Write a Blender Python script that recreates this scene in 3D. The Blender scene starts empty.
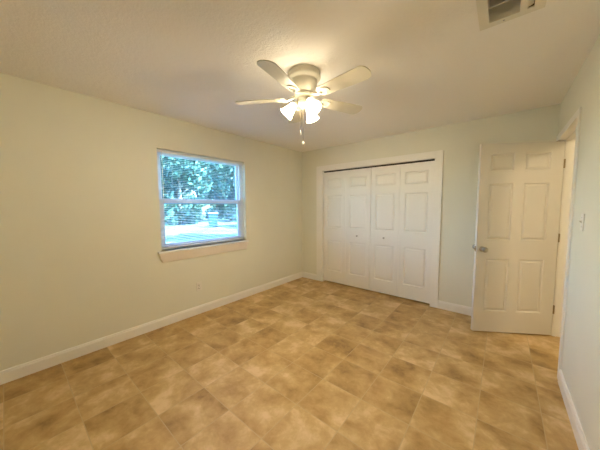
import bpy, bmesh, math, random
from mathutils import Vector, Matrix

# ------------------------------------------------------------------ camera, light, exposure
S = bpy.context.scene
COL = S.collection
rnd = random.Random(7)

CAM = Vector((3.0233, -3.7187, 1.3985))
YAW, PITCH, ROLL, FPX = 0.6917, -0.0753, -0.0055, 244.52
cyw, syw, cp, sp = math.cos(YAW), math.sin(YAW), math.cos(PITCH), math.sin(PITCH)
fw = Vector((-syw * cp, cyw * cp, sp))
r0 = Vector((cyw, syw, 0))
u0 = r0.cross(fw)
rt = r0 * math.cos(ROLL) + u0 * math.sin(ROLL)
up = u0 * math.cos(ROLL) - r0 * math.sin(ROLL)
cd = bpy.data.cameras.new('camera')
cd.sensor_width = 36.0
cd.lens = FPX / 600 * 36
cd.clip_start = 0.02
cam = bpy.data.objects.new('camera', cd)
COL.objects.link(cam)
M = Matrix((rt, up, -fw)).transposed().to_4x4()
M.translation = CAM
cam.matrix_world = M
S.camera = cam

world = bpy.data.worlds.new('world')
S.world = world
world.use_nodes = True
wn = world.node_tree
bg = wn.nodes['Background']
sky = wn.nodes.new('ShaderNodeTexSky')
sky.sky_type = 'NISHITA'
sky.sun_disc = False
sky.sun_elevation = math.radians(50)
sky.sun_rotation = math.radians(75)
sky.air_density = 1.0
sky.dust_density = 1.0
sky.ozone_density = 1.5
wn.links.new(sky.outputs[0], bg.inputs[0])
bg.inputs[1].default_value = 1.5

sd = bpy.data.lights.new('sun', 'SUN')
sd.energy = 44.0
sd.angle = 0.01
sd.color = (0.92, 0.97, 1.0)
sun = bpy.data.objects.new('sun', sd)
COL.objects.link(sun)
sun.location = (8, 2, 12)
# the sun stands behind the house (+x side) so none of it falls straight through the window
sun.rotation_euler = Vector((-0.62, -0.22, -0.75)).to_track_quat('-Z', 'Y').to_euler()

LAMP = 11.5                       # radiance of the lit fan shades
LAMP_COL = (1.0, 0.83, 0.58)
HALL_FILL = 40.0                        # radiance of the added, unseen hall light

vs = S.view_settings
S.display_settings.display_device = 'sRGB'
vs.view_transform = 'Standard'
vs.look = 'None'
vs.gamma = 1.0
vs.use_curve_mapping = False
vs.exposure = 1.12
S.cycles.use_denoising = True
S.cycles.max_bounces = 14
S.cycles.diffuse_bounces = 8
S.cycles.glossy_bounces = 4
S.cycles.transparent_max_bounces = 24
S.cycles.sample_clamp_indirect = 8.0
S.cycles.caustics_reflective = False
S.cycles.caustics_refractive = False

# ------------------------------------------------------------------ helpers
class MB:
    """collects shapes; build() links them as ONE mesh object"""
    def __init__(self):
        self.v, self.f, self.sm = [], [], []

    def add(self, verts, faces, smooth=False):
        n = len(self.v)
        self.v += [tuple(p) for p in verts]
        self.f += [tuple(i + n for i in q) for q in faces]
        self.sm += [smooth] * len(faces)
        return self

    def box(self, a, b, mat=None):
        x0, y0, z0 = a
        x1, y1, z1 = b
        P = [(x0, y0, z0), (x1, y0, z0), (x1, y1, z0), (x0, y1, z0), (x0, y0, z1), (x1, y0, z1), (x1, y1, z1), (x0, y1, z1)]
        if mat is not None:
            P = [mat @ Vector(p) for p in P]
        return self.add(P, [(0, 3, 2, 1), (4, 5, 6, 7), (0, 1, 5, 4), (1, 2, 6, 5), (2, 3, 7, 6), (3, 0, 4, 7)])

    def prism(self, prof, a, b, smooth=False):
        """prof: closed outline given by two functions of the end points; here lists of 3D points"""
        n = len(prof[0])
        faces = [(i, (i + 1) % n, n + (i + 1) % n, n + i) for i in range(n)]
        faces += [tuple(range(n - 1, -1, -1)), tuple(range(n, 2 * n))]
        return self.add(list(prof[0]) + list(prof[1]), faces, smooth)

    def lathe(self, prof, n=32, mat=None, smooth=True, close=False):
        """prof: (radius, height) pairs turned about z"""
        P, F = [], []
        for r, z in prof:
            for k in range(n):
                t = 2 * math.pi * k / n
                P.append(Vector((r * math.cos(t), r * math.sin(t), z)))
        for i in range(len(prof) - 1):
            for k in range(n):
                k2 = (k + 1) % n
                F.append((i * n + k, i * n + k2, (i + 1) * n + k2, (i + 1) * n + k))
        if close:
            F.append(tuple(range(n - 1, -1, -1)))
            m = (len(prof) - 1) * n
            F.append(tuple(m + k for k in range(n)))
        if mat is not None:
            P = [mat @ p for p in P]
        return self.add(P, F, smooth)

    def tube(self, pts, r, n=10, smooth=True):
        P, F = [], []
        pts = [Vector(p) for p in pts]
        rs = r if isinstance(r, (list, tuple)) else [r] * len(pts)
        for i, p in enumerate(pts):
            d = (pts[min(i + 1, len(pts) - 1)] - pts[max(i - 1, 0)]).normalized()
            a = d.orthogonal().normalized()
            if abs(d.z) < 0.95:
                a = d.cross(Vector((0, 0, 1))).normalized()
            else:
                a = d.cross(Vector((0, 1, 0))).normalized()
            b = d.cross(a)
            for k in range(n):
                t = 2 * math.pi * k / n
                P.append(p + (a * math.cos(t) + b * math.sin(t)) * rs[i])
        for i in range(len(pts) - 1):
            for k in range(n):
                k2 = (k + 1) % n
                F.append((i * n + k, i * n + k2, (i + 1) * n + k2, (i + 1) * n + k))
        F.append(tuple(range(n - 1, -1, -1)))
        m = (len(pts) - 1) * n
        F.append(tuple(m + k for k in range(n)))
        return self.add(P, F, smooth)

    def build(self, name, mat, parent=None, bevel=0.0, seg=2, smooth=None):
        me = bpy.data.meshes.new(name)
        me.from_pydata(self.v, [], self.f)
        for p, s in zip(me.polygons, self.sm):
            p.use_smooth = s
        bm = bmesh.new()
        bm.from_mesh(me)
        bmesh.ops.recalc_face_normals(bm, faces=bm.faces)
        bm.to_mesh(me)
        bm.free()
        me.materials.append(mat)
        o = bpy.data.objects.new(name, me)
        COL.objects.link(o)
        if parent is not None:
            o.parent = parent
        if bevel:
            m = o.modifiers.new('bevel', 'BEVEL')
            m.width = bevel
            m.segments = seg
            m.limit_method = 'ANGLE'
        return o


def tag(o, label=None, cat=None, group=None, kind=None):
    if label: o['label'] = label
    if cat: o['category'] = cat
    if group: o['group'] = group
    if kind: o['kind'] = kind
    return o


def empty(name, loc, rz=0.0):
    o = bpy.data.objects.new(name, None)
    COL.objects.link(o)
    o.location = loc
    o.rotation_euler = (0, 0, rz)
    o.empty_display_size = 0.1
    return o


# ------------------------------------------------------------------ materials
def new_mat(name):
    m = bpy.data.materials.new(name)
    m.use_nodes = True
    return m, m.node_tree, m.node_tree.nodes['Principled BSDF']


def noise(nt, scale, detail=4.0, rough=0.5, vec=None):
    n = nt.nodes.new('ShaderNodeTexNoise')
    n.inputs['Scale'].default_value = scale
    n.inputs['Detail'].default_value = detail
    n.inputs['Roughness'].default_value = rough
    if vec is not None:
        nt.links.new(vec, n.inputs['Vector'])
    return n


def objco(nt):
    return nt.nodes.new('ShaderNodeTexCoord').outputs['Object']


def ramp(nt, fac, stops):
    n = nt.nodes.new('ShaderNodeValToRGB')
    e = n.color_ramp.elements
    while len(e) < len(stops):
        e.new(0.5)
    for q, (p, c) in zip(e, stops):
        q.position = p
        q.color = (*c, 1)
    nt.links.new(fac, n.inputs[0])
    return n.outputs[0]


def bump(nt, bsdf, h, strength, dist):
    b = nt.nodes.new('ShaderNodeBump')
    b.inputs['Strength'].default_value = strength
    b.inputs['Distance'].default_value = dist
    nt.links.new(h, b.inputs['Height'])
    nt.links.new(b.outputs[0], bsdf.inputs['Normal'])


def paint(name, col, rough=0.6, var=0.02, bscale=0, bstr=0.1, bdist=0.002, metal=0.0, spec=0.5):
    m, nt, b = new_mat(name)
    co = objco(nt)
    n = noise(nt, 3.0, 3, 0.5, co)
    lo = tuple(max(0, c * (1 - var)) for c in col)
    hi = tuple(min(1, c * (1 + var)) for c in col)
    nt.links.new(ramp(nt, n.outputs[0], [(0.3, lo), (0.7, hi)]), b.inputs['Base Color'])
    b.inputs['Roughness'].default_value = rough
    b.inputs['Metallic'].default_value = metal
    b.inputs['Specular IOR Level'].default_value = spec
    if bscale:
        n2 = noise(nt, bscale, 3, 0.6, co)
        bump(nt, b, n2.outputs[0], bstr, bdist)
    return m


MAT = {}
MAT['wall'] = paint('wall_paint', (0.77, 0.765, 0.665), 0.62, 0.012, 140, 0.12, 0.002, spec=0.3)
MAT['trim'] = paint('trim_paint', (0.86, 0.845, 0.80), 0.38, 0.01)
MAT['door'] = paint('door_paint', (0.84, 0.825, 0.785), 0.40, 0.01)
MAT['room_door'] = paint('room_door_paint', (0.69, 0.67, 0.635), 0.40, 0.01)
MAT['fan'] = paint('fan_enamel', (0.64, 0.61, 0.50), 0.40, 0.01)
MAT['plastic'] = paint('white_plastic', (0.80, 0.77, 0.70), 0.4, 0.01)
MAT['vinyl'] = paint('window_vinyl', (0.80, 0.82, 0.84), 0.35, 0.01)
MAT['slat'] = paint('blind_slat', (0.84, 0.85, 0.86), 0.45, 0.01)
MAT['sill'] = paint('sill_paint', (0.86, 0.80, 0.73), 0.45, 0.02)
MAT['nickel'] = paint('satin_nickel', (0.46, 0.43, 0.38), 0.28, 0.03, metal=1.0)
MAT['brass'] = paint('aged_brass', (0.36, 0.29, 0.18), 0.35, 0.04, metal=1.0)
MAT['steel'] = paint('brushed_steel', (0.40, 0.40, 0.40), 0.35, 0.03, metal=1.0)
MAT['dark'] = paint('dark_gap', (0.035, 0.03, 0.027), 0.8, 0.05)
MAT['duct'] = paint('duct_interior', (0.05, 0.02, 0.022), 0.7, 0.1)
MAT['vent'] = paint('vent_enamel', (0.72, 0.69, 0.60), 0.45, 0.01)
MAT['concrete'] = paint('outside_wall', (0.55, 0.52, 0.47), 0.8, 0.05)
MAT['bin'] = paint('cart_plastic', (0.025, 0.05, 0.075), 0.45, 0.05)
MAT['lid'] = paint('cart_lid', (0.20, 0.21, 0.22), 0.40, 0.05)
MAT['rubber'] = paint('rubber', (0.03, 0.03, 0.03), 0.8, 0.05)
MAT['bark'] = paint('bark', (0.20, 0.15, 0.11), 0.9, 0.25, 12, 0.6, 0.03)

# ceiling: sprayed texture
m, nt, b = new_mat('ceiling_texture')
co = objco(nt)
n1 = noise(nt, 34, 5, 0.65, co)
n2 = noise(nt, 95, 3, 0.6, co)
mx = nt.nodes.new('ShaderNodeMath'); mx.operation = 'MULTIPLY_ADD'
nt.links.new(n2.outputs[0], mx.inputs[0]); mx.inputs[1].default_value = 0.5
nt.links.new(n1.outputs[0], mx.inputs[2])
b.inputs['Base Color'].default_value = (0.89, 0.87, 0.84, 1)
b.inputs['Roughness'].default_value = 0.9
b.inputs['Specular IOR Level'].default_value = 0.15
bump(nt, b, mx.outputs[0], 0.55, 0.006)
MAT['ceiling'] = m

# floor: square stone-look tiles, 331 mm pitch
TILE = 0.331
m, nt, b = new_mat('floor_tile')
co = objco(nt)
mp = nt.nodes.new('ShaderNodeMapping')
mp.inputs['Location'].default_value = (-(0.304 - TILE * 4), -(0.167 - TILE * 30), 0)
nt.links.new(co, mp.inputs['Vector'])
br = nt.nodes.new('ShaderNodeTexBrick')
br.offset = 0.0
br.squash = 1.0
nt.links.new(mp.outputs[0], br.inputs['Vector'])
br.inputs['Color1'].default_value = (0, 0, 0, 1)
br.inputs['Color2'].default_value = (1, 1, 1, 1)
br.inputs['Mortar'].default_value = (0.5, 0.5, 0.5, 1)
br.inputs['Scale'].default_value = 1.0
br.inputs['Mortar Size'].default_value = 0.0026
br.inputs['Mortar Smooth'].default_value = 0.15
br.inputs['Bias'].default_value = 0.0
br.inputs['Brick Width'].default_value = TILE
br.inputs['Row Height'].default_value = TILE
# every tile takes its own piece of the stone pattern
vm = nt.nodes.new('ShaderNodeVectorMath'); vm.operation = 'MULTIPLY_ADD'
nt.links.new(br.outputs['Color'], vm.inputs[0])
vm.inputs[1].default_value = (17.0, 31.0, 9.0)
nt.links.new(co, vm.inputs[2])
na = noise(nt, 4.2, 5, 0.55, vm.outputs[0]); na.inputs['Distortion'].default_value = 0.35
nb = noise(nt, 19.0, 5, 0.65, vm.outputs[0]); nb.inputs['Distortion'].default_value = 0.5
fa = nt.nodes.new('ShaderNodeMath'); fa.operation = 'MULTIPLY_ADD'
nt.links.new(nb.outputs[0], fa.inputs[0]); fa.inputs[1].default_value = 0.34
nt.links.new(na.outputs[0], fa.inputs[2])
tv = nt.nodes.new('ShaderNodeMath'); tv.operation = 'MULTIPLY_ADD'
nt.links.new(br.outputs['Color'], tv.inputs[0]); tv.inputs[1].default_value = 0.13
nt.links.new(fa.outputs[0], tv.inputs[2])
stone = ramp(nt, tv.outputs[0], [(0.48, (0.26, 0.150, 0.042)), (0.64, (0.42, 0.265, 0.092)), (0.78, (0.53, 0.355, 0.150)), (0.93, (0.68, 0.50, 0.27))])
mixc = nt.nodes.new('ShaderNodeMix'); mixc.data_type = 'RGBA'
nt.links.new(br.outputs['Fac'], mixc.inputs['Factor'])
nt.links.new(stone, mixc.inputs['A'])
mixc.inputs['B'].default_value = (0.50, 0.37, 0.19, 1)
nt.links.new(mixc.outputs['Result'], b.inputs['Base Color'])
rr = nt.nodes.new('ShaderNodeMapRange')
nt.links.new(fa.outputs[0], rr.inputs[0])
rr.inputs[1].default_value = 0.4; rr.inputs[2].default_value = 0.9
rr.inputs[3].default_value = 0.42; rr.inputs[4].default_value = 0.58
nt.links.new(rr.outputs[0], b.inputs['Roughness'])
hh = nt.nodes.new('ShaderNodeMath'); hh.operation = 'SUBTRACT'
hs = nt.nodes.new('ShaderNodeMath'); hs.operation = 'MULTIPLY'
nt.links.new(fa.outputs[0], hs.inputs[0]); hs.inputs[1].default_value = 0.5
nt.links.new(hs.outputs[0], hh.inputs[0]); nt.links.new(br.outputs['Fac'], hh.inputs[1])
bump(nt, b, hh.outputs[0], 0.35, 0.003)
MAT['tile'] = m

# lit frosted glass of the lamp shades
m, nt, b = new_mat('lit_frosted_glass')
b.inputs['Base Color'].default_value = (0.9, 0.88, 0.82, 1)
b.inputs['Roughness'].default_value = 0.5
b.inputs['Emission Color'].default_value = (*LAMP_COL, 1)
b.inputs['Emission Strength'].default_value = LAMP
MAT['shade'] = m
m, nt, b = new_mat('lit_bulb')
b.inputs['Base Color'].default_value = (0.9, 0.88, 0.82, 1)
b.inputs['Emission Color'].default_value = (*LAMP_COL, 1)
b.inputs['Emission Strength'].default_value = LAMP * 62.0
MAT['bulb'] = m

# window glass: daylight's blue cast put into the pane colour, plus a thin reflection
m, nt, b = new_mat('window_glass')
nt.nodes.remove(b)
tr = nt.nodes.new('ShaderNodeBsdfTransparent'); tr.inputs[0].default_value = (0.60, 0.86, 1.0, 1)
gl = nt.nodes.new('ShaderNodeBsdfGlossy'); gl.inputs['Roughness'].default_value = 0.02
ms = nt.nodes.new('ShaderNodeMixShader'); ms.inputs[0].default_value = 0.05
nt.links.new(tr.outputs[0], ms.inputs[1]); nt.links.new(gl.outputs[0], ms.inputs[2])
nt.links.new(ms.outputs[0], nt.nodes['Material Output'].inputs['Surface'])
MAT['glass'] = m

# yard: pale dry sandy lawn
m, nt, b = new_mat('yard_lawn')
co = objco(nt)
n1 = noise(nt, 0.35, 5, 0.6, co)
n2 = noise(nt, 6.0, 4, 0.7, co)
ad = nt.nodes.new('ShaderNodeMath'); ad.operation = 'MULTIPLY_ADD'
nt.links.new(n2.outputs[0], ad.inputs[0]); ad.inputs[1].default_value = 0.3
nt.links.new(n1.outputs[0], ad.inputs[2])
nt.links.new(ramp(nt, ad.outputs[0], [(0.45, (0.065, 0.08, 0.05)), (0.62, (0.10, 0.104, 0.075)), (0.8, (0.135, 0.132, 0.108))]), b.inputs['Base Color'])
b.inputs['Roughness'].default_value = 0.9
bump(nt, b, n2.outputs[0], 0.5, 0.03)
MAT['yard'] = m

# leaves
m, nt, b = new_mat('leaves')
geo = nt.nodes.new('ShaderNodeNewGeometry')
nt.links.new(ramp(nt, geo.outputs['Random Per Island'], [(0.0, (0.026, 0.056, 0.038)), (0.5, (0.055, 0.10, 0.065)), (1.0, (0.125, 0.165, 0.105))]), b.inputs['Base Color'])
b.inputs['Roughness'].default_value = 0.55
MAT['leaf'] = m

# ------------------------------------------------------------------ room shell
W, H, YN = 3.4338, 2.44, -4.35      # right wall x, ceiling z, near wall y
T = 0.12
WY0, WY1, WZ0, WZ1 = -2.5845, -1.3673, 0.8896, 2.068      # window opening
CX0, CX1, CZ = 0.490, 2.296, 2.030                        # closet opening
DY0, DY1, DZ = -0.94, -0.045, 2.055                      # doorway opening
HX = 4.75                                                  # far wall of the hall


def struct(o, label, cat):
    return tag(o, label, cat, kind='structure')


fl = MB().box((-T, YN - T, -0.1), (HX + T, 0.75, 0.0)).build('floor', MAT['tile'])
struct(fl, 'tan and brown stone-look square tile floor', 'floor')
ce = MB().box((-T, YN - T, H), (2.905, 0.75, H + 0.02)).box((3.115, YN - T, H), (HX + T, 0.75, H + 0.02)) \
    .box((2.905, -1.878, H), (3.115, 0.75, H + 0.02)).box((2.905, YN - T, H), (3.115, -2.302, H + 0.02)).build('ceiling', MAT['ceiling'])
struct(ce, 'off-white sprayed-texture ceiling above the fan', 'ceiling')

wl = MB()
wl.box((-T, YN - T, 0), (0, WY0, H)).box((-T, WY1, 0), (0, 0.75, H))
wl.box((-T, WY0, 0), (0, WY1, WZ0)).box((-T, WY0, WZ1), (0, WY1, H))
struct(wl.build('wall_left', MAT['wall']), 'cream painted wall that holds the window', 'wall')
wb = MB()
wb.box((0, 0, 0), (CX0 - 0.012, T, H)).box((CX1 + 0.012, 0, 0), (W + T, T, H)).box((CX0 - 0.012, 0, CZ + 0.012), (CX1 + 0.012, T, H))
struct(wb.build('wall_back', MAT['wall']), 'cream painted wall around the closet doors', 'wall')
wr = MB()
wr.box((W, YN - T, 0), (W + T, DY0 - 0.018, H)).box((W, DY1 + 0.018, 0), (W + T, 0, H)).box((W, DY0 - 0.018, DZ + 0.018), (W + T, DY1 + 0.018, H))
struct(wr.build('wall_right', MAT['wall']), 'pale cream wall with the open doorway and light switch', 'wall')
wf = MB().box((-T, YN - T, 0), (HX + T, YN, H))
struct(wf.build('wall_front', MAT['wall']), 'cream painted wall behind the viewer', 'wall')
hw = MB().box((HX, YN, 0), (HX + T, 0.75, H)).box((W + T, 0.63, 0), (HX, 0.75, H))
struct(hw.build('wall_hall', MAT['wall']), 'cream wall of the hall beyond the doorway', 'wall')
cl = MB().box((0.0, 0.63, 0), (W, 0.75, H)).box((W, T, 0), (W + T, 0.75, H))
struct(cl.build('wall_closet', MAT['wall']), 'wall inside the closet behind the folding doors', 'wall')

# baseboards: thin board with a stepped, rounded top
BT, BH = 0.015, 0.107


def base_prof(p, n):
    """profile at point p on the wall line, n = unit vector into the room"""
    p, n = Vector(p), Vector(n)
    pts = [(0, 0), (BT, 0), (BT, BH - 0.022), (BT * 0.75, BH - 0.014), (BT * 0.70, BH - 0.005), (BT * 0.4, BH), (0, BH)]
    return [p + n * a + Vector((0, 0, z)) for a, z in pts]


def baseboard(name, runs, label):
    mb = MB()
    for a, bb, n in runs:
        mb.prism((base_prof(a, n), base_prof(bb, n)), None, None)
    return struct(mb.build(name, MAT['trim']), label, 'baseboard')


baseboard('baseboard_left', [((0, YN, 0), (0, 0, 0), (1, 0, 0))], 'white baseboard along the window wall')
baseboard('baseboard_back', [((BT, 0, 0), (0.357, 0, 0), (0, -1, 0)), ((2.394, 0, 0), (W - BT, 0, 0), (0, -1, 0))], 'white baseboard either side of the closet doors')
baseboard('baseboard_right', [((W, YN, 0), (W, DY0 - 0.058, 0), (-1, 0, 0))], 'white baseboard below the light switch')
baseboard('baseboard_front', [((BT, YN, 0), (W - BT, YN, 0), (0, 1, 0))], 'white baseboard behind the viewer')

# closet casing with its jamb, and a track whose near-black colour paints the gap's shadow line
cs = MB()
ct = 0.018
cs.box((0.357, -ct, 0), (CX0, 0, 2.126)).box((CX1, -ct, 0), (2.394, 0, 2.126)).box((CX0, -ct, CZ), (CX1, 0, 2.126))
cs.box((CX0 - 0.012, 0, 0), (CX0, T, CZ)).box((CX1, 0, 0), (CX1 + 0.012, T, CZ)).box((CX0 - 0.012, 0, CZ), (CX1 + 0.012, T, CZ + 0.012))
struct(cs.build('trim_1', MAT['trim'], bevel=0.003), 'white casing around the closet opening', 'trim')
tk = MB().box((CX0, 0.035, CZ - 0.018), (CX1, 0.075, CZ)).build('closet_track', MAT['dark'])
tag(tk, 'track along the head of the closet opening, coloured dark as the shaded gap', 'door track')

# doorway casing, jamb and stops
dc = MB()
cw = 0.056
ct = 0.012
dc.box((W - ct, DY0 - cw, 0), (W, DY0, DZ + cw)).box((W - ct, DY1, 0), (W, -0.004, DZ + cw)).box((W - ct, DY0, DZ), (W, DY1, DZ + cw))
dc.box((W + T, DY0 - cw, 0), (W + T + ct, DY0, DZ + cw)).box((W + T, DY1, 0), (W + T + ct, DY1 + cw, DZ + cw)).box((W + T, DY0, DZ), (W + T + ct, DY1, DZ + cw))
dc.box((W, DY0 - 0.018, 0), (W + T, DY0, DZ)).box((W, DY1, 0), (W + T, DY1 + 0.018, DZ)).box((W, DY0 - 0.018, DZ), (W + T, DY1 + 0.018, DZ + 0.018))
dc.box((W + 0.05, DY0, 0), (W + 0.085, DY0 + 0.011, DZ)).box((W + 0.05, DY1 - 0.011, 0), (W + 0.085, DY1, DZ)).box((W + 0.05, DY0, DZ - 0.011), (W + 0.085, DY1, DZ))
struct(dc.build('trim_2', MAT['trim'], bevel=0.002), 'white casing and jamb of the doorway', 'trim')

# ------------------------------------------------------------------ moulded panel doors
def panel_leaf(w, h, t, panels, ins=(0.010, 0.015, 0.034), dep=(0.010, 0.010, 0.0015)):
    """slab x 0..w, y 0 (front)..t, z 0..h with moulded raised panels on both faces"""
    mb = MB()
    xs = sorted({0, w} | {q for p in panels for q in (p[0], p[1])})
    zs = sorted({0, h} | {q for p in panels for q in (p[2], p[3])})
    for y0, s in ((0.0, 1.0), (t, -1.0)):
        for i in range(len(xs) - 1):
            for j in range(len(zs) - 1):
                mxx, mz = (xs[i] + xs[i + 1]) / 2, (zs[j] + zs[j + 1]) / 2
                if any(p[0] < mxx < p[1] and p[2] < mz < p[3] for p in panels):
                    continue
                mb.add([(xs[i], y0, zs[j]), (xs[i + 1], y0, zs[j]), (xs[i + 1], y0, zs[j + 1]), (xs[i], y0, zs[j + 1])], [(0, 1, 2, 3)])
        for p in panels:
            rings = [(p[0], p[1], p[2], p[3], y0)]
            for a, d in zip(ins, dep):
                rings.append((p[0] + a, p[1] - a, p[2] + a, p[3] - a, y0 + s * d))
            P = []
            for (a, b_, c, d, y) in rings:
                P += [(a, y, c), (b_, y, c), (b_, y, d), (a, y, d)]
            F = []
            for k in range(len(rings) - 1):
                for q in range(4):
                    F.append((k * 4 + q, k * 4 + (q + 1) % 4, k * 4 + 4 + (q + 1) % 4, k * 4 + 4 + q))
            m_ = (len(rings) - 1) * 4
            F.append((m_, m_ + 1, m_ + 2, m_ + 3))
            mb.add(P, F)
    mb.add([(0, 0, 0), (w, 0, 0), (w, t, 0), (0, t, 0), (0, 0, h), (w, 0, h), (w, t, h), (0, t, h)],
           [(0, 1, 2, 3), (4, 5, 6, 7), (0, 3, 7, 4), (1, 2, 6, 5)])
    return mb


def weld(o):
    bm = bmesh.new()
    bm.from_mesh(o.data)
    bmesh.ops.remove_doubles(bm, verts=bm.verts, dist=1e-5)
    bmesh.ops.recalc_face_normals(bm, faces=bm.faces)
    bm.to_mesh(o.data)
    bm.free()
    return o


KNOB = [(0.0, 0.0), (0.028, 0.0), (0.030, 0.003), (0.029, 0.007), (0.014, 0.011), (0.011, 0.016), (0.011, 0.028), (0.016, 0.034),
        (0.025, 0.046), (0.029, 0.057), (0.028, 0.066), (0.021, 0.075), (0.010, 0.079), (0.0, 0.080)]

# room door, 58 degrees open
DW, DH, DT, DZ0 = 0.776, 2.03, 0.035, 0.014
da = 0.5609
d1 = empty('door_1', (3.479, -0.0715, DZ0), math.pi + da)   # local +x runs from the hinge to the latch edge
struct(d1, 'open white six-panel door with a satin metal knob', 'door')
# local +y after the turn points to the back-left side, so the visible face is y = 0 seen from -y ... mirrored below
px = [(0.115, 0.352), (0.450, 0.680)]
pz = [(0.235, 0.810), (1.015, 1.615), (1.745, 1.925)]
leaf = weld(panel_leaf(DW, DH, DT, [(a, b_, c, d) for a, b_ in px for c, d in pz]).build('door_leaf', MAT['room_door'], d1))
# local frame: x -> (-cos, -sin); y -> (sin, -cos) which faces the camera; so shift the slab to y = -t..0
leaf.location = (0, -DT, 0)
Rf = Matrix.Translation((0.722, 0.0, 0.917)) @ Matrix.Rotation(-math.pi / 2, 4, 'X')
Rb = Matrix.Translation((0.730, -DT, 0.925)) @ Matrix.Rotation(math.pi / 2, 4, "X") @ Matrix.Scale(1.12, 4)
for R_ in (Rf, Rb):
    kb = MB().lathe(KNOB, 24, R_).build('door_knob', MAT['nickel'], d1)
    tag(kb, 'satin metal door knob')
lp = MB().box((DW - 0.0005, -DT / 2 - 0.012, 0.887), (DW + 0.0015, -DT / 2 + 0.012, 0.947)) \
    .box((DW, -DT / 2 - 0.007, 0.905), (DW + 0.010, -DT / 2 + 0.007, 0.928)).build('latch_plate', MAT['brass'], d1)
for z in (0.235, 1.000, 1.760):
    hb = MB()
    hb.box((-0.0035, -DT, z), (0.0005, 0.0015, z + 0.09))
    hb.tube([(-0.006, -DT - 0.004, z), (-0.006, -DT - 0.004, z + 0.09)], 0.006, 10)
    hb.box((-0.012, -0.020, z), (-0.0035, 0.0045, z + 0.09))
    hb.build('hinge', MAT['brass'], d1)

# closet bifold doors: two pairs, each of two leaves
LW = (CX1 - CX0 - 0.012) / 4
LH, LT, LZ = 1.985, 0.032, 0.022
lpz = [(0.205, 0.765), (0.995, 1.565), (1.690, 1.868)]


def bifold(name, x0, knob_leaf, label):
    r = empty(name, (x0, 0.030, LZ))
    struct(r, label, 'door')
    for k in range(2):
        a = weld(panel_leaf(LW - 0.003, LH, LT, [(0.070, LW - 0.073, c, d) for c, d in lpz]).build('door_panel', MAT['door'], r, bevel=0.0015))
        a.location = (k * LW, 0, 0)
    kp = [(0.0, 0), (0.009, 0), (0.008, 0.004), (0.0065, 0.010), (0.010, 0.016), (0.0150, 0.022), (0.0155, 0.027), (0.012, 0.031), (0.0, 0.033)]
    kx = (knob_leaf + 0.5) * LW
    kb = MB().lathe(kp, 20, Matrix.Translation((kx, 0, 0.882)) @ Matrix.Rotation(math.pi / 2, 4, 'X')).build('door_knob', MAT['nickel'], r)
    tag(kb, 'small round metal knob')
    hb = MB()
    for z in (0.25, 0.95, 1.72):
        hb.tube([(LW - 0.0015, LT + 0.003, z), (LW - 0.0015, LT + 0.003, z + 0.06)], 0.004, 8)
    hb.build('hinge_set', MAT['brass'], r)
    return r


bifold('door_2', CX0 + 0.003, 1, 'white folding closet door pair nearer the window corner')
bifold('door_3', CX0 + 0.007 + 2 * LW, 0, 'white folding closet door pair nearer the open room door')

# ------------------------------------------------------------------ window
w1 = empty('window_1', (-0.09, (WY0 + WY1) / 2, WZ0))
struct(w1, 'white single-hung window with blinds and a yard view', 'window')


def wpart(mb, name, mat, bevel=0.002, parent=None):
    o = mb.build(name, mat, parent or w1, bevel)
    off = Vector(w1.location)
    if parent is None:
        o.location = -off
    return o


X0, X1 = -0.118, -0.062           # frame depth
fr = MB()
fw_ = 0.030
fr.box((X0, WY0, WZ0), (X1, WY0 + fw_, WZ1)).box((X0, WY1 - fw_ - 0.028, WZ0), (X1, WY1, WZ1))
fr.box((X0, WY0 + fw_, WZ0), (X1, WY1 - fw_, WZ0 + 0.032)).box((X0, WY0 + fw_, WZ1 - fw_), (X1, WY1 - fw_, WZ1))
wpart(fr, 'window_frame', MAT['vinyl'])


def sash(y0, y1, z0, z1, xa, xb, s, bot, top):
    o = MB()
    o.box((xa, y0, z0), (xb, y0 + s, z1)).box((xa, y1 - s, z0), (xb, y1, z1))
    o.box((xa, y0 + s, z0), (xb, y1 - s, z0 + bot)).box((xa, y0 + s, z1 - top), (xb, y1 - s, z1))
    f_ = wpart(o, 'sash', MAT['vinyl'])
    xm = (xa + xb) / 2
    g = MB().box((xm - 0.002, y0 + s, z0 + bot), (xm + 0.002, y1 - s, z1 - top)).build('pane', MAT['glass'], f_)
    return f_


yi0, yi1 = WY0 + fw_, WY1 - fw_ - 0.028
sash(yi0, yi1, 1.440, WZ1 - fw_, -0.114, -0.092, 0.040, 0.040, 0.030)      # upper, outer
low = sash(yi0, yi1, WZ0 + 0.032, 1.500, -0.090, -0.066, 0.046, 0.045, 0.052)   # lower, inner
lk = MB().box((-0.066, -1.99, 1.483), (-0.050, -1.94, 1.500)).build('sash_lock', MAT['vinyl'], low)

# stool and sloping apron under the window
sl = MB()
ya, yb = WY0 - 0.045, WY1 + 0.012
sl.box((-0.062, WY0, WZ0 - 0.022), (0.0, WY1, WZ0))
sl.box((0.0, ya, WZ0 - 0.022), (0.048, yb, WZ0))
so = wpart(sl, 'window_sill', MAT['vinyl'], 0.004)
ap = MB()
A = [Vector((0, ya + 0.006, WZ0 - 0.022)), Vector((0.043, ya + 0.006, WZ0 - 0.022)), Vector((0.017, ya + 0.045, 0.757)), Vector((0, ya + 0.045, 0.757))]
B = [Vector((0, yb - 0.004, WZ0 - 0.022)), Vector((0.043, yb - 0.004, WZ0 - 0.022)), Vector((0.017, yb - 0.018, 0.757)), Vector((0, yb - 0.018, 0.757))]
ap.prism((A, B), None, None)
ao = wpart(ap, 'apron', MAT['sill'], 0.003)
tag(ao, 'beige sloping apron board under the window stool')

# mini blind hanging inside the opening
bl = empty('mini_blind', (-0.038, (WY0 + WY1) / 2, WZ1))
tag(bl, 'white horizontal mini blind hanging open in the window', 'blind')


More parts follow.
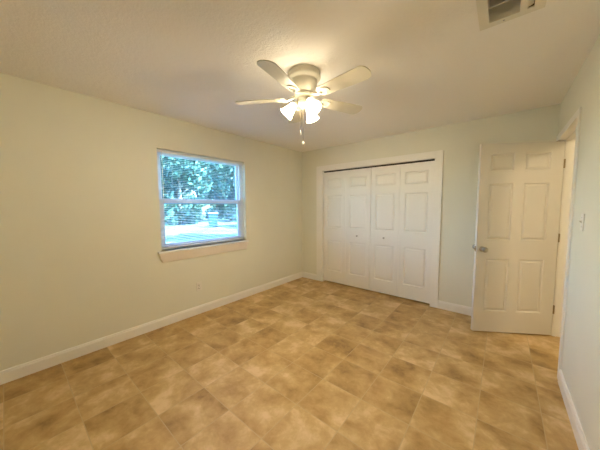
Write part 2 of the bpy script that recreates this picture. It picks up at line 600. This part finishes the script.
def bpart(mb, name, mat, bevel=0.0):
    o = mb.build(name, mat, bl, bevel)
    o.location = -Vector(bl.location)
    return o


b0, b1 = WY0 + 0.008, WY1 - 0.008
bpart(MB().box((-0.052, b0, WZ1 - 0.042), (-0.026, b1, WZ1 - 0.014)), 'head_rail', MAT['slat'], 0.002)
st = MB()
tilt = math.radians(-6)
zz = WZ1 - 0.056
while zz > WZ0 + 0.045:
    P = []
    for yy in (b0 + 0.003, b1 - 0.003):
        for k in range(4):
            t = (k - 1.5) / 1.5
            dx = 0.0125 * t
            P.append((-0.038 + dx * math.cos(tilt), yy, zz + dx * math.sin(tilt) + 0.0016 * (1 - t * t)))
    st.add(P, [(0, 1, 5, 4), (1, 2, 6, 5), (2, 3, 7, 6)], True)
    zz -= 0.0213
bpart(st, 'slats', MAT['slat'])
bpart(MB().box((-0.049, b0 + 0.003, WZ0 + 0.022), (-0.027, b1 - 0.003, WZ0 + 0.034)), 'bottom_rail', MAT['slat'], 0.002)
for yy in (b0 + 0.16, (b0 + b1) / 2, b1 - 0.16):
    c = MB()
    for xx in (-0.0515, -0.0245):
        c.tube([(xx, yy, WZ0 + 0.03), (xx, yy, WZ1 - 0.04)], 0.0006, 5)
    bpart(c, 'ladder_cord', MAT['slat'])
bpart(MB().tube([(-0.020, b0 + 0.05, WZ1 - 0.03), (-0.020, b0 + 0.05, WZ1 - 0.62)], 0.0035, 8), 'tilt_wand', MAT['plastic'])
pc = MB().tube([(-0.020, b1 - 0.05, WZ1 - 0.03), (-0.020, b1 - 0.05, WZ1 - 0.95)], 0.0012, 6)
pc.lathe([(0.0015, 0), (0.005, -0.02), (0.006, -0.035), (0.0, -0.04)], 10, Matrix.Translation((-0.020, b1 - 0.05, WZ1 - 0.95)))
bpart(pc, 'pull_cord', MAT['slat'])

# ------------------------------------------------------------------ ceiling fan
FX, FY = 1.779, -2.156
fan = empty('ceiling_fan', (FX, FY, H))
tag(fan, 'white five-blade hugger ceiling fan with lit lamp shades', 'ceiling fan')
hs_ = MB()
hs_.lathe([(0.0, 0.0), (0.122, 0.0), (0.127, -0.006), (0.127, -0.018), (0.124, -0.028), (0.129, -0.034), (0.129, -0.046), (0.120, -0.056), (0.106, -0.061),
           (0.102, -0.068), (0.104, -0.076), (0.101, -0.100), (0.092, -0.130), (0.076, -0.152), (0.064, -0.160), (0.0, -0.160)], 48)
hs_.build('motor_housing', MAT['fan'], fan)
hb = MB().lathe([(0.0, -0.160), (0.070, -0.160), (0.074, -0.164), (0.074, -0.182), (0.068, -0.187), (0.0, -0.187)], 40)
for k in range(10):
    t = 2 * math.pi * k / 10
    hb.box((0.0725, -0.010, -0.180), (0.0755, 0.010, -0.166), Matrix.Rotation(t, 4, 'Z'))
hb.build('flywheel', MAT['fan'], fan)

ZB = -0.192                      # blade height below the ceiling
R0, R1 = 0.155, 0.566


def blade_outline():
    pts = []
    w0, w1 = 0.050, 0.066
    # root corners, sides and rounded tip
    pts += [(R0, -w0 + 0.012), (R0 + 0.012, -w0)]
    pts += [(R0 + 0.20, -(w0 + w1) / 2 - 0.002), (R1 - 0.055, -w1)]
    for k in range(1, 6):
        t = -math.pi / 2 + k * math.pi / 12
        pts.append((R1 - 0.050 + 0.050 * math.cos(t) * 0.95, -w1 + 0.050 + 0.050 * math.sin(t)))
    pts.append((R1, -0.012)); pts.append((R1, 0.012))
    for k in range(1, 6):
        t = k * math.pi / 12
        pts.append((R1 - 0.050 + 0.050 * math.cos(t) * 0.95, w1 - 0.050 + 0.050 * math.sin(t)))
    pts += [(R1 - 0.055, w1), (R0 + 0.20, (w0 + w1) / 2 + 0.002), (R0 + 0.012, w0), (R0, w0 - 0.012)]
    return pts


BA = [67, 139, 211, 283, 355]
out = blade_outline()
for ang in BA:
    Rz = Matrix.Rotation(math.radians(ang), 4, 'Z') @ Matrix.Translation((0, 0, ZB)) @ Matrix.Rotation(math.radians(-12), 4, 'X')
    mb = MB()
    n = len(out)
    lo = [Rz @ Vector((x, y, -0.003)) for x, y in out]
    hi = [Rz @ Vector((x, y, 0.003)) for x, y in out]
    mb.prism((lo, hi), None, None)
    bo = mb.build('blade', MAT['fan'], fan)
    br_ = MB()
    # blade iron: arm from the flywheel with a ring-shaped plate under the blade
    Ra = Matrix.Rotation(math.radians(ang), 4, 'Z')
    br_.tube([Ra @ Vector((0.066, 0, -0.176)), Ra @ Vector((0.10, 0, -0.186)), Ra @ Vector((0.14, 0, -0.202)), Ra @ Vector((0.175, 0, -0.206))], [0.013, 0.011, 0.010, 0.009], 10)
    P, F = [], []
    N = 28
    for k in range(N):
        t = 2 * math.pi * k / N
        for rr_, zz_ in ((1.0, -0.0035), (1.0, -0.009), (0.62, -0.009), (0.62, -0.0035)):
            P.append(Rz @ Vector((0.195 + 0.052 * rr_ * math.cos(t), 0.038 * rr_ * math.sin(t), zz_)))
    for k in range(N):
        for q in range(4):
            k2 = (k + 1) % N
            F.append((k * 4 + q, k2 * 4 + q, k2 * 4 + (q + 1) % 4, k * 4 + (q + 1) % 4))
    br_.add(P, F, False)
    for sx, sy in ((0.165, 0.0), (0.212, 0.026), (0.212, -0.026)):
        br_.lathe([(0.0, -0.012), (0.004, -0.0115), (0.006, -0.009), (0.006, -0.003)], 10, Rz @ Matrix.Translation((sx, sy, 0)))
    br_.build('blade_bracket', MAT['fan'], bo)

lkit = MB().lathe([(0.0, -0.187), (0.052, -0.187), (0.056, -0.193), (0.056, -0.200), (0.048, -0.206), (0.050, -0.214), (0.052, -0.232), (0.044, -0.246), (0.026, -0.254),
                   (0.014, -0.258), (0.010, -0.266), (0.0, -0.268)], 36)
lkit.build('light_kit', MAT['fan'], fan)
SA = [219, 339, 99]
for ang in SA:
    Ra = Matrix.Rotation(math.radians(ang), 4, 'Z')
    ar = MB().tube([Ra @ Vector((0.040, 0, -0.222)), Ra @ Vector((0.058, 0, -0.222)), Ra @ Vector((0.072, 0, -0.230))], 0.010, 12)
    tl = math.radians(180 - 42)     # shade axis: outwards and down
    Ms = Ra @ Matrix.Translation((0.066, 0, -0.226)) @ Matrix.Rotation(tl, 4, 'Y')
    ar.lathe([(0.0, 0.0), (0.020, 0.0), (0.024, 0.004), (0.024, 0.026), (0.021, 0.028), (0.0, 0.028)], 20, Ms)
    ao_ = ar.build('lamp_arm', MAT['fan'], fan)
    sh = MB()
    prof = [(0.024, 0.018), (0.027, 0.024), (0.029, 0.036), (0.033, 0.055), (0.039, 0.075), (0.045, 0.093), (0.052, 0.110), (0.056, 0.118)]
    inner = [(r - 0.003, z) for r, z in reversed(prof)]
    sh.lathe(prof + inner, 28, Ms)
    so_ = sh.build('lamp_shade', MAT['shade'], fan)
    tag(so_, 'glowing frosted glass bell shade')
    MB().lathe([(0.0, 0.030), (0.012, 0.032), (0.013, 0.046), (0.020, 0.060), (0.026, 0.076), (0.025, 0.090), (0.016, 0.102), (0.0, 0.106)], 18, Ms).build('bulb', MAT['bulb'], so_)
for (ox, oy, zt, fob) in ((-0.030, -0.012, -0.455, 0), (0.012, -0.030, -0.550, 1)):
    ch = MB()
    ch.tube([(ox * 0.6, oy * 0.6, -0.240), (ox, oy, -0.262), (ox, oy, zt + 0.02)], 0.0013, 6)
    zb = -0.27
    while zb > zt + 0.02:
        ch.lathe([(0.0, 0.0022), (0.0022, 0.0), (0.0, -0.0022)], 6, Matrix.Translation((ox, oy, zb)))
        zb -= 0.012
    c_ = ch.build('pull_chain', MAT['brass'], fan)
    if fob:
        MB().lathe([(0.0, 0.022), (0.004, 0.020), (0.010, 0.010), (0.0125, 0.0), (0.010, -0.009), (0.0, -0.013)], 16, Matrix.Translation((ox, oy, zt))).build('chain_fob', MAT['plastic'], c_)
    else:
        MB().lathe([(0.0, 0.022), (0.003, 0.020), (0.005, 0.008), (0.006, -0.010), (0.004, -0.018), (0.0, -0.019)], 14, Matrix.Translation((ox, oy, zt))).build('chain_fob', MAT['plastic'], c_)

# ------------------------------------------------------------------ ceiling air vent
vt = empty('ceiling_vent', (3.01, -2.09, H))
tag(vt, 'white ceiling air vent with wide angled blades', 'air vent')


def vpart(mb, name, mat, bevel=0.0):
    o = mb.build(name, mat, vt, bevel)
    o.location = -Vector(vt.location)
    return o


vx0, vxa, vxb, vx1, vy0, vy1 = 2.916, 3.048, 3.078, 3.104, -2.290, -1.888
f1 = MB()
zf = H - 0.006
f1.box((2.872, vy1, zf), (3.148, -1.845, H)).box((2.872, -2.335, zf), (3.148, vy0, H))
f1.box((2.872, vy0, zf), (vx0, vy1, H)).box((vx1, vy0, zf), (3.148, vy1, H)).box((vxa, vy0, zf), (vxb, vy1, H + 0.03))
vpart(f1, 'frame', MAT['vent'])
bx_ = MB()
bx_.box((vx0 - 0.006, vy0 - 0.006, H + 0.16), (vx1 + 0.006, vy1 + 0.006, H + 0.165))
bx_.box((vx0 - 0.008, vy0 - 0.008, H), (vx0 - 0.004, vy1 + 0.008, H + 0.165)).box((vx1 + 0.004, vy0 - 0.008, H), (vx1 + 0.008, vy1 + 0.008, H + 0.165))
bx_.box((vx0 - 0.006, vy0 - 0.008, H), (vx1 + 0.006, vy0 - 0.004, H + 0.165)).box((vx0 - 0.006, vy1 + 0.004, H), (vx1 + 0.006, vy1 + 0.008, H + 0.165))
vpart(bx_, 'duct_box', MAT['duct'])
cb = MB()
cb.box((vx0, vy1 - 0.001, H), (vxa, vy1 + 0.001, H + 0.12)).box((vx0 - 0.001, vy0, H), (vx0 + 0.001, vy1, H + 0.12)).box((vx0, vy0 - 0.001, H), (vxa, vy0 + 0.001, H + 0.12))
vpart(cb, 'collar', MAT['vent'])
for k in range(2):
    y_ = vy1 - 0.126 - k * 0.13
    b_ = MB()
    prof = [(-0.004, 0.0), (0.002, -0.001), (0.030, 0.020), (0.062, 0.044), (0.060, 0.047), (0.026, 0.022), (-0.003, 0.003)]
    b_.prism(([Vector((vx0, y_ + a, H + z)) for a, z in prof], [Vector((vxa, y_ + a, H + z)) for a, z in prof]), None, None)
    vpart(b_, 'blade', MAT['vent'])
b_ = MB()
sp_ = ((0.0, 0.001), (0.020, 0.008), (0.024, 0.012), (0.022, 0.014), (0.0, 0.006))
b_.prism(([Vector((vxb + a, vy0, H + z)) for a, z in sp_], [Vector((vxb + a, vy1, H + z)) for a, z in sp_]), None, None)
vpart(b_, 'side_blade', MAT['vent'])
vpart(MB().lathe([(0.0, -0.0085), (0.004, -0.008), (0.0055, -0.006), (0.0055, -0.004)], 12, Matrix.Translation((2.982, -1.866, H))), 'screw', MAT['steel'])

# ------------------------------------------------------------------ wall outlet and light switch
ol = empty('wall_outlet', (0.0, -2.150, 0.362))
tag(ol, 'almond duplex wall outlet below the window', 'outlet')
MB().box((0, -0.035, -0.057), (0.006, 0.035, 0.057)).build('cover_plate', MAT['plastic'], ol, 0.003)
for z in (-0.020, 0.020):
    rc = MB().lathe([(0.0, 0.0095), (0.0155, 0.0095), (0.0168, 0.008), (0.0168, 0.004)], 20, Matrix.Translation((0, 0, z)) @ Matrix.Rotation(math.pi / 2, 4, 'Y')).build('receptacle', MAT['plastic'], ol)
    sl_ = MB().box((0.0094, -0.0075, z - 0.002), (0.0099, -0.0055, z + 0.007)).box((0.0094, 0.0055, z - 0.002), (0.0099, 0.0075, z + 0.006)).box((0.0094, -0.002, z - 0.010), (0.0099, 0.002, z - 0.006))
    sl_.build('slots', MAT['dark'], rc)
MB().lathe([(0.0, 0.0078), (0.003, 0.0074), (0.004, 0.005)], 10, Matrix.Rotation(math.pi / 2, 4, 'Y')).build('screw', MAT['steel'], ol)

sw = empty('light_switch', (W, -1.294, 1.285))
tag(sw, 'white toggle light switch beside the doorway', 'light switch')
MB().box((-0.006, -0.035, -0.057), (0, 0.035, 0.057)).build('cover_plate', MAT['plastic'], sw, 0.003)
tg = MB().box((-0.0075, -0.006, -0.0125), (-0.005, 0.006, 0.0125)).prism(([Vector((-0.006, -0.004, z)) for z in (-0.006, 0.006)] + [Vector((-0.018, -0.004, z)) for z in (0.012, 0.006)],
     [Vector((-0.006, 0.004, z)) for z in (-0.006, 0.006)] + [Vector((-0.018, 0.004, z)) for z in (0.012, 0.006)]), None, None)
tg.build('toggle', MAT['plastic'], sw)
for z in (-0.030, 0.030):
    MB().lathe([(0.0, 0.0078), (0.003, 0.0074), (0.004, 0.005)], 10, Matrix.Translation((0, 0, z)) @ Matrix.Rotation(-math.pi / 2, 4, 'Y')).build('screw', MAT['steel'], sw)

# ------------------------------------------------------------------ unseen hall light, added to brighten the door frame
m, nt, b = new_mat('added_hall_glow')
b.inputs['Base Color'].default_value = (0.9, 0.88, 0.82, 1)
b.inputs['Emission Color'].default_value = (1.0, 0.80, 0.52, 1)
b.inputs['Emission Strength'].default_value = HALL_FILL
hl = empty('added_hall_light', (4.15, -1.6, H))
tag(hl, 'unseen dome light added on the hall ceiling to brighten the door frame', 'ceiling light')
MB().lathe([(0.0, 0.0), (0.150, 0.0), (0.155, -0.008), (0.150, -0.020), (0.0, -0.020)], 32).build('base', MAT['fan'], hl)
MB().lathe([(0.142, -0.018), (0.136, -0.045), (0.112, -0.075), (0.070, -0.096), (0.0, -0.104)], 32).build('dome_glass', m, hl)

# ------------------------------------------------------------------ yard seen through the window
GZ = -0.12
gr = MB().add([(-90, -70, GZ), (60, -70, GZ), (60, 80, GZ), (-90, 80, GZ)], [(0, 1, 2, 3)])
struct(gr.build('ground', MAT['yard']), 'pale sunlit lawn of the yard outside the window', 'ground')


def ray(u, v):
    return rt * ((u - 300) / FPX) + up * ((225 - v) / FPX) + fw


def ground_pt(u, v):
    d = ray(u, v)
    return CAM + d * ((GZ - CAM.z) / d.z)


bp = Vector((-13.9, 6.35, GZ))
cart = empty('trash_cart', bp, math.radians(-25))
tag(cart, 'blue wheeled trash cart with pale lid standing in the yard', 'trash cart')
bd = MB()
lo = [(-0.25, -0.27, 0.06), (0.25, -0.27, 0.06), (0.25, 0.27, 0.06), (-0.25, 0.27, 0.06)]
hi = [(-0.33, -0.33, 1.02), (0.33, -0.33, 1.02), (0.33, 0.33, 1.02), (-0.33, 0.33, 1.02)]
bd.prism(([Vector(p) for p in lo], [Vector(p) for p in hi]), None, None)
bd.box((-0.35, -0.35, 0.97), (0.35, 0.35, 1.02))
bd.box((-0.25, -0.25, 0.0), (0.25, -0.05, 0.07))
bd.build('cart_body', MAT['bin'], cart, 0.02)
ld = MB()
ld.prism(([Vector(p) for p in ((-0.36, -0.37, 1.02), (0.36, -0.37, 1.02), (0.36, 0.36, 1.02), (-0.36, 0.36, 1.02))],
          [Vector(p) for p in ((-0.28, -0.30, 1.11), (0.28, -0.30, 1.11), (0.28, 0.36, 1.13), (-0.28, 0.36, 1.13))]), None, None)
ld.build('cart_lid', MAT['lid'], cart, 0.015)
for s in (-1, 1):
    MB().lathe([(0.0, -0.03), (0.10, -0.03), (0.125, -0.02), (0.125, 0.02), (0.10, 0.03), (0.0, 0.03)], 20,
               Matrix.Translation((s * 0.30, 0.27, 0.125)) @ Matrix.Rotation(math.pi / 2, 4, 'Y')).build('wheel', MAT['rubber'], cart)
MB().tube([(-0.28, 0.40, 1.0), (0.28, 0.40, 1.0)], 0.018, 10).box((-0.28, 0.32, 0.985), (-0.25, 0.41, 1.015)).box((0.25, 0.32, 0.985), (0.28, 0.41, 1.015)).build('handle', MAT['bin'], cart)


def tree(x, y, h, rad, seed, leaves, zlow, label, group=None, size=0.23):
    rg = random.Random(seed)
    r = empty('leafy_tree', (x, y, GZ))
    tag(r, label, 'tree', group)
    tr_ = MB()
    tr_.tube([(0, 0, -0.1), (0.05, 0.02, h * 0.25), (-0.04, 0.05, h * 0.5), (0.03, 0, h * 0.8)], [0.20, 0.16, 0.12, 0.04], 10)
    for k in range(6):
        a = k * 1.05 + rg.random()
        z0 = h * (0.22 + 0.08 * k)
        tr_.tube([(0, 0, z0), (math.cos(a) * rad * 0.35, math.sin(a) * rad * 0.35, z0 + h * 0.10), (math.cos(a) * rad * 0.7, math.sin(a) * rad * 0.7, z0 + h * 0.16)], [0.07, 0.05, 0.02], 8)
    tr_.build('trunk', MAT['bark'], r)
    blobs = []
    for k in range(26):
        a = rg.random() * 6.283
        q = math.sqrt(rg.random()) * rad * 0.8
        z = zlow + (h - zlow) * rg.random()
        blobs.append((Vector((q * math.cos(a), q * math.sin(a), z)), rad * (0.28 + 0.22 * rg.random())))
    lf = MB()
    for k in range(leaves):
        c, br2 = rg.choice(blobs)
        d = Vector((rg.gauss(0, 1), rg.gauss(0, 1), rg.gauss(0, 1))).normalized()
        p = c + d * br2 * (0.6 + 0.4 * rg.random())
        if p.z < 0.05:
            p.z = 0.05 + 0.3 * rg.random()
        a = Vector((rg.gauss(0, 1), rg.gauss(0, 1), rg.gauss(0, 1))).normalized()
        b2 = a.orthogonal().normalized()
        s = size * (0.6 + 0.8 * rg.random())
        lf.add([p - a * s, p + b2 * s * 0.45, p + a * s, p - b2 * s * 0.45], [(0, 1, 2, 3)])
    me = lf
    o = me.build('crown', MAT['leaf'], r)
    return r


TL = 'leafy sunlit tree in the yard seen through the window'
TG = 'trees at the far side of the yard'
spots = [(-18.5, 6.0, 6.8, 2.3, 0.1), (-18.8, 12.2, 7.0, 2.3, 0.1), (-18.4, -0.2, 6.8, 2.3, 0.1),
         (-25.2, 8.9, 8.6, 2.4, 0.1), (-25.0, 15.2, 8.2, 2.4, 0.1), (-25.3, 21.6, 8.8, 2.4, 0.1),
         (-31.5, 12.0, 9.6, 2.5, 0.1), (-31.6, 18.5, 9.8, 2.5, 0.1), (-31.8, 25.0, 9.5, 2.5, 0.1), (-31.6, 5.5, 9.5, 2.5, 0.1),
         (-38.5, 15.4, 11.0, 2.6, 0.1), (-38.5, 21.8, 11.0, 2.6, 0.1), (-21.0, 9.2, 6.4, 0.9, 0.1)]
for i, (x, y, h, rad, zl) in enumerate(spots):
    tree(x, y, h, rad, 100 + i, 5200, zl, TL, TG)

ST = 'leafy shade tree growing close to the house, beside the window view'
for x, y, h, rad, sd_ in ((-3.6, 4.4, 7.2, 1.9, 41), (-8.2, 9.6, 7.0, 1.8, 42)):
    tree(x, y, h, rad, sd_, 4200, 2.2, ST, 'shade trees close to the house')
